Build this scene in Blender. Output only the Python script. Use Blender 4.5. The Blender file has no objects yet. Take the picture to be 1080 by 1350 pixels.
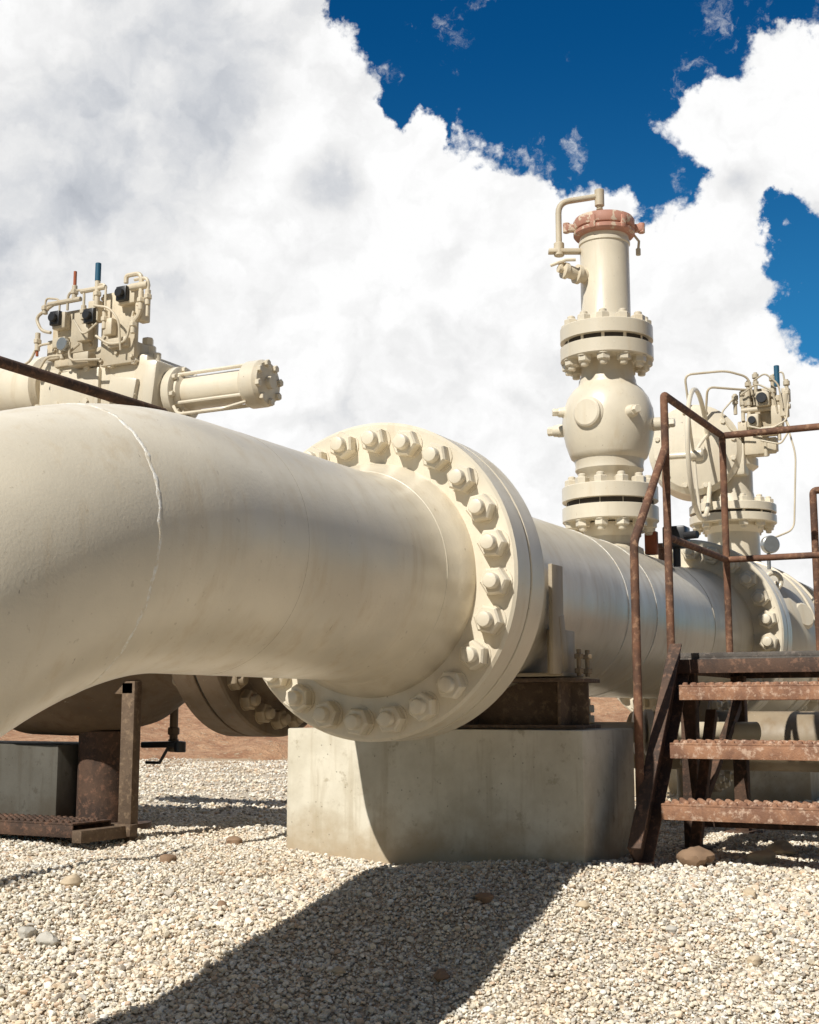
import bpy, bmesh, math, random
import numpy as np
from mathutils import Vector, Matrix, Quaternion
random.seed(7); rng=np.random.default_rng(7)
S=bpy.context.scene
COL=S.collection
S.view_settings.view_transform='Standard'
try: S.view_settings.look='None'
except: pass
S.view_settings.exposure=0
YAW=math.radians(27.7); PITCH=math.radians(8.5)
CAM=Vector((2.173,-3.851,0.555))

# ------------------------------------------------ node helpers
class NT:
    def __init__(s,nt): s.nt=nt
    def n(s,t,**k):
        x=s.nt.nodes.new(t)
        for a,b in k.items(): setattr(x,a,b)
        return x
    def l(s,a,b): s.nt.links.new(a,b)
    def setin(s,sock,v):
        if isinstance(v,bpy.types.NodeSocket): s.l(v,sock)
        else: sock.default_value=v
    def m(s,op,a,b=0.0,c=None,clamp=False):
        x=s.n('ShaderNodeMath',operation=op,use_clamp=clamp)
        s.setin(x.inputs[0],a); s.setin(x.inputs[1],b)
        if c is not None: s.setin(x.inputs[2],c)
        return x.outputs[0]
    def vm(s,op,a,b=(0,0,0)):
        x=s.n('ShaderNodeVectorMath',operation=op)
        s.setin(x.inputs[0],a); s.setin(x.inputs[1],b)
        return x.outputs[1] if op in('DISTANCE','LENGTH','DOT_PRODUCT') else x.outputs[0]
    def noise(s,vec,scale,detail=4,rough=.55,dist=0,color=False):
        x=s.n('ShaderNodeTexNoise'); s.l(vec,x.inputs['Vector'])
        x.inputs['Scale'].default_value=scale; x.inputs['Detail'].default_value=detail
        x.inputs['Roughness'].default_value=rough; x.inputs['Distortion'].default_value=dist
        return x.outputs['Color'] if color else x.outputs['Fac']
    def mr(s,v,a,b,c=0.0,d=1.0,smooth=True):
        x=s.n('ShaderNodeMapRange',interpolation_type='SMOOTHSTEP' if smooth else 'LINEAR')
        s.setin(x.inputs[0],v)
        for i,q in enumerate((a,b,c,d)): x.inputs[i+1].default_value=q
        return x.outputs[0]
    def mix(s,f,a,b,mode='MIX'):
        x=s.n('ShaderNodeMix',data_type='RGBA',blend_type=mode)
        s.setin(x.inputs[0],f)
        s.setin(x.inputs[6],a if isinstance(a,bpy.types.NodeSocket) else (*a,1))
        s.setin(x.inputs[7],b if isinstance(b,bpy.types.NodeSocket) else (*b,1))
        return x.outputs[2]
    def bump(s,h,strength,dist):
        x=s.n('ShaderNodeBump'); s.l(h,x.inputs['Height'])
        x.inputs['Strength'].default_value=strength; x.inputs['Distance'].default_value=dist
        return x.outputs[0]

def newmat(name):
    m=bpy.data.materials.new(name); m.use_nodes=True
    t=NT(m.node_tree); b=m.node_tree.nodes['Principled BSDF']
    pos=t.n('ShaderNodeNewGeometry').outputs['Position']
    return m,t,b,pos

def scaled(t,pos,sc): return t.vm('MULTIPLY',pos,sc)

def paint(name,base,rough=.42,vary=.12,chips=0.0,dirt=.35,chipc=(.16,.07,.035),coat=0.0):
    m,t,b,pos=newmat(name)
    lo=tuple(c*(1-vary) for c in base); hi=tuple(min(1,c*(1+vary*.6)) for c in base)
    c=t.mix(t.mr(t.noise(pos,2.3,4,.6),.35,.68),lo,hi)
    st=t.noise(scaled(t,pos,(9,9,1.1)),1.6,4,.65)
    c=t.mix(t.m('MULTIPLY',t.mr(st,.50,.74),dirt),c,tuple(x*y for x,y in zip(base,(.76,.66,.52))))
    sp=t.noise(pos,55,3,.6)
    c=t.mix(t.m('MULTIPLY',t.mr(sp,.66,.74),.35),c,(.34,.27,.17))
    sc=t.noise(scaled(t,pos,(3,5,5)),5,6,.75)
    c=t.mix(t.m('MULTIPLY',t.mr(sc,.66,.72),.4),c,(.80,.76,.66))
    nk=t.noise(scaled(t,pos,(1,2.5,1)),21,3,.6)
    c=t.mix(t.m('MULTIPLY',t.mr(nk,.72,.75),.6),c,(.22,.15,.09))
    if chips>0:
        ch=t.noise(pos,13,5,.7)
        c=t.mix(t.mr(ch,.70-chips*.12,.72-chips*.12),c,chipc)
    t.l(c,b.inputs['Base Color'])
    t.l(t.mr(st,.3,.7,rough-.06,rough+.14),b.inputs['Roughness'])
    if coat: b.inputs['Coat Weight'].default_value=coat; b.inputs['Coat Roughness'].default_value=.32
    h=t.m('ADD',t.noise(pos,120,2,.6),t.m('MULTIPLY',t.noise(pos,9,3,.6),2.0))
    t.l(t.bump(h,.14,.004),b.inputs['Normal'])
    return m
CREAM=paint('cream_paint',(.71,.635,.495),.36,vary=.10,chips=.0,dirt=.38,coat=.4)
CREAM2=paint('cream_paint_weathered',(.60,.52,.385),.48,vary=.2,chips=.25,dirt=.6)
SHADEP=paint('shaded_brown_paint',(.15,.105,.065),.6,vary=.25,chips=.3,dirt=.7)  # dark base colour stands in for shade on the branch line
SAD=paint('saddle_paint',(.31,.24,.155),.55,vary=.25,chips=.3,dirt=.7)
SADL=paint('support_paint',(.42,.345,.235),.55,vary=.25,chips=.3,dirt=.7)
REDCAP=paint('faded_red_paint',(.50,.25,.18),.6,vary=.3,chips=1.45,dirt=.4,chipc=(.60,.48,.36))
def weldmat():
    m,t,b,pos=newmat('chalky_weld')
    n=t.noise(pos,45,6,.75)
    c=t.mix(t.mr(n,.40,.60),(.71,.635,.495),(.88,.86,.80))
    t.l(c,b.inputs['Base Color']); b.inputs['Roughness'].default_value=.8
    t.l(t.bump(n,.8,.006),b.inputs['Normal']); return m
WELD=weldmat()
def simple(name,c,rough=.5,metal=0):
    m,t,b,pos=newmat(name)
    cc=t.mix(t.noise(pos,30,3),tuple(x*.8 for x in c),tuple(min(1,x*1.15) for x in c))
    t.l(cc,b.inputs['Base Color']); b.inputs['Roughness'].default_value=rough; b.inputs['Metallic'].default_value=metal
    return m
BLACK=simple('black_plastic',(.02,.02,.022),.4)
BLUE=simple('blue_plastic',(.02,.10,.17),.45)
ORANGE=simple('orange_plastic',(.36,.10,.04),.5)
STEEL=simple('bare_steel',(.45,.45,.43),.35,.8)
GAP=simple('gasket_dark',(.045,.035,.025),.8)
def rustmat(name,dark,mid,bright,strength=.45):
    m,t,b,pos=newmat(name)
    n1=t.noise(pos,6,7,.7); n2=t.noise(pos,38,5,.7)
    c=t.mix(t.mr(n1,.38,.6),dark,mid)
    c=t.mix(t.m('MULTIPLY',t.mr(n2,.5,.66),.75),c,bright)
    t.l(c,b.inputs['Base Color']); b.inputs['Roughness'].default_value=.82
    t.l(t.bump(t.m('ADD',n2,t.noise(pos,160,3)),strength,.004),b.inputs['Normal'])
    return m
RUST=rustmat('rusty_steel',(.09,.045,.028),(.19,.088,.048),(.33,.19,.11),.3)
STRD=rustmat('dark_rusty_stringer',(.055,.035,.026),(.10,.058,.038),(.22,.12,.075),.3)
TREADR=rustmat('rusty_tread_steel',(.20,.10,.06),(.35,.18,.10),(.58,.42,.31))
RUSTD=rustmat('dark_brown_steel',(.045,.026,.017),(.10,.055,.033),(.20,.10,.06))
BEAMB=rustmat('brown_beam_steel',(.10,.065,.04),(.15,.10,.062),(.24,.165,.10))
DARKP=rustmat('weathered_plank',(.075,.064,.055),(.12,.105,.09),(.22,.18,.15))
def concrete(name,k=1.0):
    m,t,b,pos=newmat(name)
    n=t.noise(pos,3.5,7,.65); n2=t.noise(pos,24,5,.7)
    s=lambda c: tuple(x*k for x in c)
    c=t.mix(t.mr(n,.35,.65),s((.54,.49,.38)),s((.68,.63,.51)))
    c=t.mix(t.m('MULTIPLY',t.mr(n2,.55,.75),.5),c,s((.38,.32,.22)))
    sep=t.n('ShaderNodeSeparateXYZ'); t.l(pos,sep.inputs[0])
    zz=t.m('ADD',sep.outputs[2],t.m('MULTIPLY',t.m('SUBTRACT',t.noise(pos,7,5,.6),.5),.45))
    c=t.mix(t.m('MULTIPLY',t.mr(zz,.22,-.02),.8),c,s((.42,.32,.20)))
    st=t.noise(scaled(t,pos,(14,14,1.2)),1.5,5,.6)
    c=t.mix(t.m('MULTIPLY',t.mr(st,.53,.70),.45),c,s((.40,.33,.22)))
    bl=t.noise(pos,9,5,.7)
    c=t.mix(t.m('MULTIPLY',t.mr(bl,.60,.67),.5),c,s((.30,.24,.15)))
    vo=t.n('ShaderNodeTexVoronoi'); vo.inputs['Scale'].default_value=38; t.l(pos,vo.inputs['Vector'])
    pit=t.mr(vo.outputs['Distance'],.05,.16)
    pm=t.mr(t.noise(pos,11,3),.5,.6)
    pitc=t.m('MULTIPLY',t.m('SUBTRACT',1,pit),pm)
    c=t.mix(t.m('MULTIPLY',pitc,.6),c,s((.16,.13,.09)))
    t.l(c,b.inputs['Base Color']); b.inputs['Roughness'].default_value=.9
    t.l(t.bump(t.m('SUBTRACT',t.m('MULTIPLY',n2,.5),pitc),.35,.006),b.inputs['Normal'])
    return m
CONC=concrete('cast_concrete'); CONC_SHADE=concrete('shade_darkened_concrete',.15)  # second concrete is darkened to paint in the shade over the branch pier

# ------------------------------------------------ mesh builder
WO={}
def thing(name,label,cat,origin,group=None):
    e=bpy.data.objects.new(name,None); COL.objects.link(e); e.empty_display_size=.1
    e.location=origin; e['label']=label; e['category']=cat
    if group: e['group']=group
    WO[e.name]=Vector(origin); return e
def place(o,parent,wpos):
    wpos=Vector(wpos); WO[o.name]=wpos
    if parent is not None:
        o.parent=parent; o.location=wpos-WO[parent.name]
    else: o.location=wpos
class B:
    def __init__(s): s.bm=bmesh.new()
    def rev(s,prof,o,ax,segs=40,phase=0):
        o=Vector(o); ax=Vector(ax).normalized()
        q=Vector((0,0,1)).rotation_difference(ax)
        rings=[]
        for r,h in prof:
            if r<1e-6: rings.append([s.bm.verts.new(o+q@Vector((0,0,h)))])
            else: rings.append([s.bm.verts.new(o+q@Vector((r*math.cos(phase+2*math.pi*i/segs),r*math.sin(phase+2*math.pi*i/segs),h))) for i in range(segs)])
        for a,b in zip(rings,rings[1:]):
            for i in range(segs):
                j=(i+1)%segs
                if len(a)==1 and len(b)==1: continue
                if len(a)==1: f=[a[0],b[j],b[i]]
                elif len(b)==1: f=[a[i],a[j],b[0]]
                else: f=[a[i],a[j],b[j],b[i]]
                s.bm.faces.new(f)
        if len(rings[0])>1: s.bm.faces.new(rings[0][::-1])
        if len(rings[-1])>1: s.bm.faces.new(rings[-1])
    def cyl(s,a,b,r,segs=24,ch=None):
        a=Vector(a);b=Vector(b);L=(b-a).length
        ch=min(r,L)*.12 if ch is None else ch
        s.rev([(r-ch,0),(r,ch),(r,L-ch),(r-ch,L)],a,b-a,segs)
    def tube(s,pts,r,segs=10,smooth=0):
        pts=[Vector(p) for p in pts]
        if smooth:
            new=[pts[0]]
            for i in range(1,len(pts)-1):
                p0,p,p1=pts[i-1],pts[i],pts[i+1]
                d=min(smooth,(p-p0).length*.45,(p1-p).length*.45)
                a=p+(p0-p).normalized()*d; c=p+(p1-p).normalized()*d
                for k in range(6):
                    u=k/5; new.append(a*(1-u)**2+p*2*u*(1-u)+c*u*u)
            new.append(pts[-1]); pts=new
        rr=r if isinstance(r,(list,tuple)) else [r]*len(pts)
        tang=[]
        for i in range(len(pts)):
            a=pts[max(0,i-1)];b=pts[min(len(pts)-1,i+1)]
            tang.append((b-a).normalized())
        up=Vector((0,0,1)) if abs(tang[0].z)<.9 else Vector((1,0,0))
        n=tang[0].cross(up).normalized(); rings=[]
        for i,p in enumerate(pts):
            if i: 
                q=tang[i-1].rotation_difference(tang[i]); n=q@n
            bi=tang[i].cross(n)
            rings.append([s.bm.verts.new(p+(n*math.cos(2*math.pi*k/segs)+bi*math.sin(2*math.pi*k/segs))*rr[i]) for k in range(segs)])
        for a,b in zip(rings,rings[1:]):
            for i in range(segs):
                j=(i+1)%segs; s.bm.faces.new([a[i],a[j],b[j],b[i]])
        s.bm.faces.new(rings[0][::-1]); s.bm.faces.new(rings[-1])
    def box(s,c,size,rot=None,bev=.004):
        g=bmesh.ops.create_cube(s.bm,size=1)
        M=Matrix.Translation(Vector(c))@((rot.to_4x4()) if rot is not None else Matrix.Identity(4))@Matrix.Diagonal((*size,1))
        bmesh.ops.transform(s.bm,matrix=M,verts=g['verts'])
        if bev>0:
            ed=list({e for v in g['verts'] for e in v.link_edges})
            bmesh.ops.bevel(s.bm,geom=ed,offset=min(bev,min(size)*.3),segments=2,affect='EDGES',profile=.5)
    def bar(s,a,b,w,h,bev=.003):
        a=Vector(a);b=Vector(b);d=b-a
        q=d.to_track_quat('Y','Z').to_matrix()
        s.box((a+b)/2,(w,d.length,h),q,bev)
    def torus(s,c,ax,R,r,segs=64,ms=10):
        c=Vector(c);ax=Vector(ax).normalized();q=Vector((0,0,1)).rotation_difference(ax)
        rings=[]
        for i in range(segs):
            a=2*math.pi*i/segs
            rings.append([s.bm.verts.new(c+q@Vector(((R+r*math.cos(2*math.pi*k/ms))*math.cos(a),(R+r*math.cos(2*math.pi*k/ms))*math.sin(a),r*math.sin(2*math.pi*k/ms)))) for k in range(ms)])
        for i in range(segs):
            a=rings[i];b=rings[(i+1)%segs]
            for k in range(ms):
                j=(k+1)%ms; s.bm.faces.new([a[k],b[k],b[j],a[j]])
    def hexn(s,o,ax,r,h,phase=0): s.rev([(r*.86,0),(r,h*.12),(r,h*.88),(r*.86,h)],o,ax,6,phase)
    def out(s,name,parent,mat,label=None,ang=32,origin=None):
        bm=s.bm
        bmesh.ops.recalc_face_normals(bm,faces=bm.faces[:])
        lim=math.radians(ang)
        for f in bm.faces: f.smooth=True
        for e in bm.edges:
            if len(e.link_faces)==2 and e.calc_face_angle(0)>lim: e.smooth=False
        if origin is None:
            xs=[v.co for v in bm.verts]
            origin=Vector([(min(c[i] for c in xs)+max(c[i] for c in xs))/2 for i in range(3)])
        origin=Vector(origin)
        bmesh.ops.translate(bm,vec=-origin,verts=bm.verts[:])
        me=bpy.data.meshes.new(name); bm.to_mesh(me); bm.free()
        me.materials.append(mat)
        o=bpy.data.objects.new(name,me); COL.objects.link(o)
        place(o,parent,origin)
        if label: o['label']=label
        return o
X=Vector((1,0,0));Y=Vector((0,1,0));Z=Vector((0,0,1))

def boltring(parent,c,ax,R,n,nr,depth,phase=0,mat=CREAM,name='bolt'):
    """through stud with a heavy hex nut on both faces; c = centre of first face, ax = into the flange"""
    c=Vector(c);ax=Vector(ax).normalized()
    b=B(); nh=nr*.95; sr=nr*.56
    b.rev([(nr*1.08,-.004),(nr*1.08,0)],(0,0,0),Z,20)
    b.rev([(nr*.86,-nh),(nr,-nh*.86),(nr,-.002)],(0,0,0),Z,6)
    b.rev([(nr,depth-.002),(nr,depth+nh*.86),(nr*.86,depth+nh)],(0,0,0),Z,6)
    b.rev([(sr*.5,-nh*1.62),(sr*.86,-nh*1.56),(sr,-nh*1.42),(sr,depth+nh*1.4),(sr*.7,depth+nh*1.55)],(0,0,0),Z,16)
    q=Z.rotation_difference(ax)
    first=b.out(name,None,mat,origin=(0,0,0))
    for i in range(n):
        a=phase+2*math.pi*i/n
        o=first if i==0 else first.copy()
        if i: COL.objects.link(o)
        o.rotation_mode='QUATERNION'
        o.rotation_quaternion=q@Quaternion(Z,random.uniform(0,1.05))
        place(o,parent,c+q@Vector((R*math.cos(a),R*math.sin(a),0)))

def flangepair(parent,c,ax,Ro,t,gap,inner,label=None,mat=CREAM,segs=96,name='flange'):
    b=B(); ch=.006 if Ro>.3 else .004
    b.rev([(inner,0),(Ro-ch*1.6,0),(Ro,ch*1.4),(Ro,t-ch*.5),(Ro-ch*.5,t),(inner,t)],c,ax,segs)
    c2=Vector(c)+Vector(ax).normalized()*(t+gap)
    b.rev([(inner,0),(Ro-ch*.5,0),(Ro,ch*.5),(Ro,t-ch),(Ro-ch,t),(inner,t)],c2,ax,segs)
    f=b.out(name,parent,mat,label)
    g=B(); gr_=.985 if Ro>.3 else .90
    g.rev([(inner,-.002),(Ro*gr_,-.002),(Ro*gr_,gap+.002),(inner,gap+.002)],Vector(c)+Vector(ax).normalized()*t,ax,segs)
    g.out('gasket',f,GAP)
    return f

AX=.987
# ------------------------------------------------ ground height
def gh(x,y):
    x=np.asarray(x,float);y=np.asarray(y,float)
    D=-.4648*(x-CAM.x)+.8854*(y-CAM.y)
    t=np.clip((4.8-D)/1.8,0,1); t=t*t*(3-2*t)
    z=-.42*t
    z= z+.014*np.sin(2.1*x+1.3*y)*np.cos(1.7*y-.6*x)+.010*np.sin(5.3*x-2.2*y+1)+.007*np.sin(9*y+4*x)+.006*np.sin(14*x+3*y)*np.sin(11*y-5*x)
    return z
# ------------------------------------------------ MAIN PIPELINE
pl=thing('gas_pipeline','large cream gas pipeline with bolted flange and downward elbow','pipeline',(0,0,0))
pr=.338
b=B()
pts=[];rad=[]
for yy,r in [(-.0,.392),(-.03,.388),(-.06,.372),(-.13,.346),(-.19,pr),(-.6,pr),(-1.1,pr)]:
    pts.append((0,yy,AX));rad.append(r)
R=1.3; BT=math.radians(22); wv_=Vector((-math.sin(BT),0,-math.cos(BT)))
def elb(a): return Vector((0,-1.1-R*math.sin(a),AX))+wv_*(R*(1-math.cos(a)))
for k in range(1,41):
    a=math.radians(90)*k/40
    pts.append(elb(a));rad.append(pr)
pts.append(elb(math.pi/2)+wv_*.7);rad.append(pr)
b.tube(pts,rad,112)
b.out('pipe_elbow',pl,CREAM,'cream painted elbow bending into the gravel')
b=B(); b.torus((0,-.12,AX),Y,.3475,.003,128,8); b.out('weld_seam',pl,CREAM)
b=B(); b.torus((0,-.92,AX),Y,pr-.0010,.0013,128,8); b.out('weld_seam',pl,SADL)
# chalky seam, slightly skewed round the elbow
Cb=Vector((0,-1.1,AX))+wv_*R
b=B(); rings=[]; N_=520; ms=8; ph=[random.random()*6 for _ in range(5)]
for i in range(N_):
    f=2*math.pi*i/N_
    a=math.radians(18.6-5*math.cos(f))+.0010*(math.sin(17*f+ph[3])+math.sin(31*f+ph[4]))
    e=(elb(a)-Cb).normalized(); tg=(Vector((0,-math.cos(a),0))+wv_*math.sin(a)).normalized(); bi=tg.cross(e)
    nrm=e*math.cos(f)+bi*math.sin(f); c0=elb(a)+nrm*(pr-.0008)
    w_=.0062*(1+.18*(math.sin(23*f+ph[0])+math.sin(41*f+ph[1])+math.sin(67*f+ph[2])+random.uniform(-1,1)))
    rings.append([b.bm.verts.new(c0+tg*(w_*math.sin(2*math.pi*k/ms))+nrm*(.0018*math.cos(2*math.pi*k/ms))) for k in range(ms)])
for i in range(N_):
    r0_,r1_=rings[i],rings[(i+1)%N_]
    for k in range(ms): b.bm.faces.new([r0_[k],r1_[k],r1_[(k+1)%ms],r0_[(k+1)%ms]])
b.out('weld_seam',pl,WELD,'thin rough chalky white weld seam')
f1=flangepair(pl,(0,0,AX),Y,.535,.112,.012,.30,'broad cream flange ringed with hex nuts')
boltring(f1,(0,0,AX),Y,.47,24,.047,.236,phase=math.radians(3.5))
FY=3.74
b=B(); fr=.37
pts=[(0,.236,AX),(0,.27,AX),(0,.36,AX),(0,.44,AX),(0,3.45,AX),(0,3.53,AX),(0,3.62,AX),(0,3.72,AX),(0,FY,AX)]
b.tube(pts,[.405,.402,.385,fr,fr,fr,.38,.395,.395],96)
b.out('pipe',pl,CREAM,'long straight cream pipe between two flanges')
for wy in (.62,1.6,2.0,3.0):
    b=B(); b.torus((0,wy,AX),Y,fr-.0008,.003,128,8); b.out('weld_seam',pl,WELD if wy in(1.6,2.0) else CREAM)
f2=flangepair(pl,(0,FY,AX),Y,.56,.112,.012,.30)
boltring(f2,(0,FY,AX),Y,.485,24,.052,.236,phase=math.radians(6),mat=CREAM)
b=B(); b.cyl((0,3.35,AX+.34),(0,3.35,AX+.47),.03); b.cyl((0,3.35,AX+.46),(0,3.35,AX+.49),.055); b.out('fitting',pl,RUST)
b=B()
b.cyl((.05,1.72,.30),(.05,1.72,.64),.05,24); b.tube([(.05,1.72,.46),(.40,1.9,.46),(.75,2.2,.46)],.045,18)
b.rev([(.10,0),(.105,.004),(.105,.03),(.10,.034)],(.05,1.72,.50),Z,28); b.rev([(.10,0),(.105,.004),(.105,.03),(.10,.034)],(.05,1.72,.545),Z,28)
for k in range(8):
    a=k*math.pi/4; b.cyl((.05+.082*math.cos(a),1.72+.082*math.sin(a),.475),(.05+.082*math.cos(a),1.72+.082*math.sin(a),.605),.012,8)
b.rev([(.1,0),(.1,.03)],(.30,1.85,.46),(.9,.45,0),24); b.rev([(.1,.045),(.1,.075)],(.30,1.85,.46),(.9,.45,0),24)
b.out('drain_line',pl,CREAM2)

lp=thing('low_pipeline','grimy low pipe with bolted flanges crossing behind stairs','pipeline',(1.2,3.05,0))
b=B(); b.tube([(-.1,3.05,.40),(3.8,3.05,.40)],.15,36); b.cyl((.2,3.05,-.05),(.2,3.05,.40),.07,20); b.rev([(.15,0),(.2,.03),(.2,.27),(.15,.30)],(1.05,3.05,.40),X,36); b.cyl((1.2,3.05,.55),(1.2,3.05,.68),.06,20); b.out('pipe',lp,SAD)
for xx in (.36,1.42):
    F=flangepair(lp,(xx,3.05,.40),-X,.26,.05,.012,.1,mat=SAD); boltring(F,(xx,3.05,.40),-X,.215,12,.030,.112,mat=CREAM2)

# ------------------------------------------------ VERTICAL VALVE TOWER
TY=2.46
tw=thing('relief_valve_tower','tall cream flanged valve column with hinged red closure','valve tower',(0,TY,AX+fr))
def P(z): return (0,TY,z)
b=B()
b.rev([(.165,0),(.16,.04),(.125,.06),(.12,.10),(.145,.145),(.145,.165)],P(1.31),Z,48)
b.out('branch_pipe',tw,CREAM)
F=flangepair(tw,P(1.482),Z,.240,.075,.030,.08)
boltring(F,P(1.482),Z,.196,12,.036,.180,phase=.1)
b=B()
b.rev([(.13,1.65),(.135,1.70),(.15,1.72),(.172,1.75),(.17,1.775),(.175,1.80),(.192,1.815),(.198,1.83),(.215,1.88),(.228,1.94),(.233,2.0),(.226,2.06),(.205,2.12),(.178,2.16),(.15,2.185),(.145,2.2),(.145,2.21),(.135,2.24),(.13,2.26),(.13,2.32)],(0,TY,0),Z,56)
for az,zz,r,l in ((-97,2.01,.072,.242),(-42,2.01,.028,.265),(188,1.975,.03,.28),(8,1.975,.03,.30),(-150,2.05,.025,.25)):
    d=Vector((math.cos(math.radians(az)),math.sin(math.radians(az)),0))
    b.rev([(r*1.2,.1),(r*1.12,l-.02),(r,l-.012),(r,l),(r*.88,l+.006)],(0,TY,zz),d,32)
    if r<.05: b.hexn(Vector((0,TY,zz))+d*l,d,r*.8,.035)
b.out('valve_body',tw,CREAM,'rounded cream valve body with boss and plugs')
F=flangepair(tw,P(2.312),Z,.236,.074,.028,.08)
boltring(F,P(2.312),Z,.194,12,.036,.176,phase=.25)
b=B()
b.rev([(.15,2.48),(.152,2.505),(.135,2.53),(.126,2.55),(.126,2.93),(.132,2.935),(.132,2.95),(.126,2.955),(.126,3.0)],(0,TY,0),Z,48)
b.out('barrel',tw,CREAM)
b=B()
b.rev([(.128,2.975),(.15,2.98),(.158,2.99),(.158,3.005),(.145,3.015),(.155,3.02),(.158,3.03),(.158,3.062),(.15,3.075),(.05,3.082),(.04,3.095),(0,3.096)],(0,TY,0),Z,48)
for a in (0,180):
    d=Vector((math.cos(math.radians(a+28)),math.sin(math.radians(a+28)),0))
    b.box(Vector((0,TY,3.03))+d*.17,(.06,.04,.04),Matrix.Rotation(math.radians(a+28),3,'Z'),.008)
    b.cyl(Vector((0,TY,3.005))+d*.195,Vector((0,TY,3.057))+d*.195,.018,12)
for a in (240,300):
    d=Vector((math.cos(math.radians(a+28)),math.sin(math.radians(a+28)),0))
    b.box(Vector((0,TY,3.02))+d*.153,(.02,.03,.07),Matrix.Rotation(math.radians(a+28),3,'Z'),.006)
b.out('closure_cap',tw,REDCAP,'faded rusty red clamp closure cap')
lf=Vector((-.8854,-.4648,0))
o=Vector((0,TY,0))
b=B()
b.tube([o+lf*.235+Z*2.92,o+lf*.235+Z*3.17,o+lf*.02+Z*3.205],.016,12,smooth=.06)
b.cyl(o+lf*.02+Z*3.15,o+lf*.02+Z*3.24,.025,14); b.cyl(o+lf*.02+Z*3.08,o+lf*.02+Z*3.16,.012,10)
for k in range(5): b.torus(o+lf*.02+Z*(3.095+.013*k),Z,.014,.004,16,6)
b.bar(o+lf*.12+Z*2.905,o+lf*.29+Z*2.905,.05,.02); b.cyl(o+lf*.235+Z*2.88,o+lf*.235+Z*2.95,.027,14)
b.out('davit_arm',tw,CREAM2)
b=B()
d=Vector((-.62,-.785,0))
b.rev([(.038,.1),(.038,.15),(.05,.155),(.05,.175),(.034,.18),(.034,.225),(.042,.23),(.042,.25),(.018,.255),(.018,.28)],o+Z*2.74,d+Vector((0,0,.12)),20)
k=o+d*.26+Z*2.785
b.tube([k-Vector((.05,.02,-.01)),k+Vector((.03,-.01,.03)),k+Vector((.075,.01,.03))],.009,8)
b.cyl(k-Vector((0,0,.02)),k+Vector((0,0,.03)),.015,10)
b.out('bleed_valve',tw,CREAM2,'small bleed valve with lever handle')
rt=-lf
b=B(); b.tube([o+rt*.15+Z*3.0,o+rt*.18+Z*2.96,o+rt*.175+Z*2.91],.007,8); b.cyl(o+rt*.175+Z*2.885,o+rt*.175+Z*2.92,.013,10); b.out('latch',tw,CREAM2)

# ------------------------------------------------ FAR BALL VALVE + GEAR
VY=4.95
bv=thing('ball_valve','cream ball valve with gear housing and large handwheel','valve',(0,VY,0))
b=B()
b.rev([(.40,FY+.236-VY),(.39,-.86),(.36,-.74),(.37,-.64),(.42,-.54),(.50,-.40),(.545,-.2),(.55,0),(.545,.2),(.50,.40),(.42,.52),(.37,.6),(.36,.68),(.40,.8)],(0,VY,AX),Y,80)
b.torus((0,VY-.16,AX),Y,.548,.012,96,8); b.torus((0,VY+.16,AX),Y,.548,.012,96,8)
b.rev([(.09,.45),(.09,.60),(.07,.62)],(0,VY,AX),Vector((.8,-.5,.25)),24)
b.out('valve_body',bv,CREAM)
F=flangepair(bv,(0,VY+.8,AX),Y,.535,.112,.012,.30); boltring(F,(0,VY+.8,AX),Y,.47,24,.046,.236)
b=B(); b.tube([(0,VY+1.03,AX),(0,VY+1.2,AX),(0,VY+5,AX)],[.40,fr,fr],64); b.out('pipe',bv,CREAM)
b=B(); b.torus((.36,VY-.5,AX+.36),Vector((.6,-.8,0)),.05,.016,32,10); b.box((.33,VY-.47,AX+.31),(.10,.03,.1)); b.out('lifting_lug',bv,CREAM)
b=B()
b.rev([(.19,1.40),(.175,1.47),(.17,1.72),(.2,1.76),(.2,1.79)],(0,VY,0),Z,40)
b.rev([(.16,1.9),(.15,1.95),(.14,2.0),(.14,2.14),(.18,2.17),(.18,2.22),(.12,2.25),(.12,2.36),(.08,2.38)],(0,VY,0),Z,40)
b.out('stem_housing',bv,CREAM)
F=flangepair(bv,(0,VY,1.78),Z,.285,.055,.018,.1); boltring(F,(0,VY,1.78),Z,.24,12,.034,.128)
b=B()
c=Vector((-.22,4.86,2.27)); dd=Vector((.28,-.96,0))
b.rev([(.27,-.22),(.295,-.2),(.295,.12),(.305,.13),(.305,.16),(.29,.17),(.27,.19),(.12,.215),(.06,.22),(.06,.26),(0,.262)],c,dd,64)
q=Z.rotation_difference(dd)
for k in range(12):
    a=k*math.pi/6; b.hexn(c+q@Vector((.255*math.cos(a),.255*math.sin(a),.185)),dd,.018,.02)
b.box((-.02,4.9,2.2),(.3,.22,.22),None,.02)
b.out('gear_housing',bv,CREAM,'round cream gear housing')
b=B()
hc=Vector((-.045,4.32,2.16)); hx=Vector((.994,.105,0)).normalized(); hy=Vector((-hx.y,hx.x,0))
b.torus(hc,hx,.41,.015,80,10)
for k in range(3):
    a=2*math.pi*k/3+.5; v=hy*math.cos(a)+Z*math.sin(a)
    b.tube([hc+v*.03-hx*.03,hc+v*.2-hx*.02,hc+v*.41],.010,8)
b.rev([(.04,-.05),(.04,.02),(.03,.03)],hc,hx,20); b.cyl(hc-hx*.25,hc,.022,14)
b.out('handwheel',bv,CREAM)
b=B()
b.box((.25,4.86,2.52),(.18,.03,.30)); b.box((.27,4.8,2.58),(.09,.10,.10),None,.01); b.box((.2,4.8,2.44),(.08,.09,.09),None,.01)
b.box((.35,4.82,2.46),(.07,.08,.14),None,.006); b.box((.14,4.82,2.6),(.06,.06,.10),None,.006); b.box((.30,4.78,2.36),(.10,.06,.06),None,.006); b.box((.41,4.82,2.60),(.05,.06,.09),None,.006)
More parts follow.
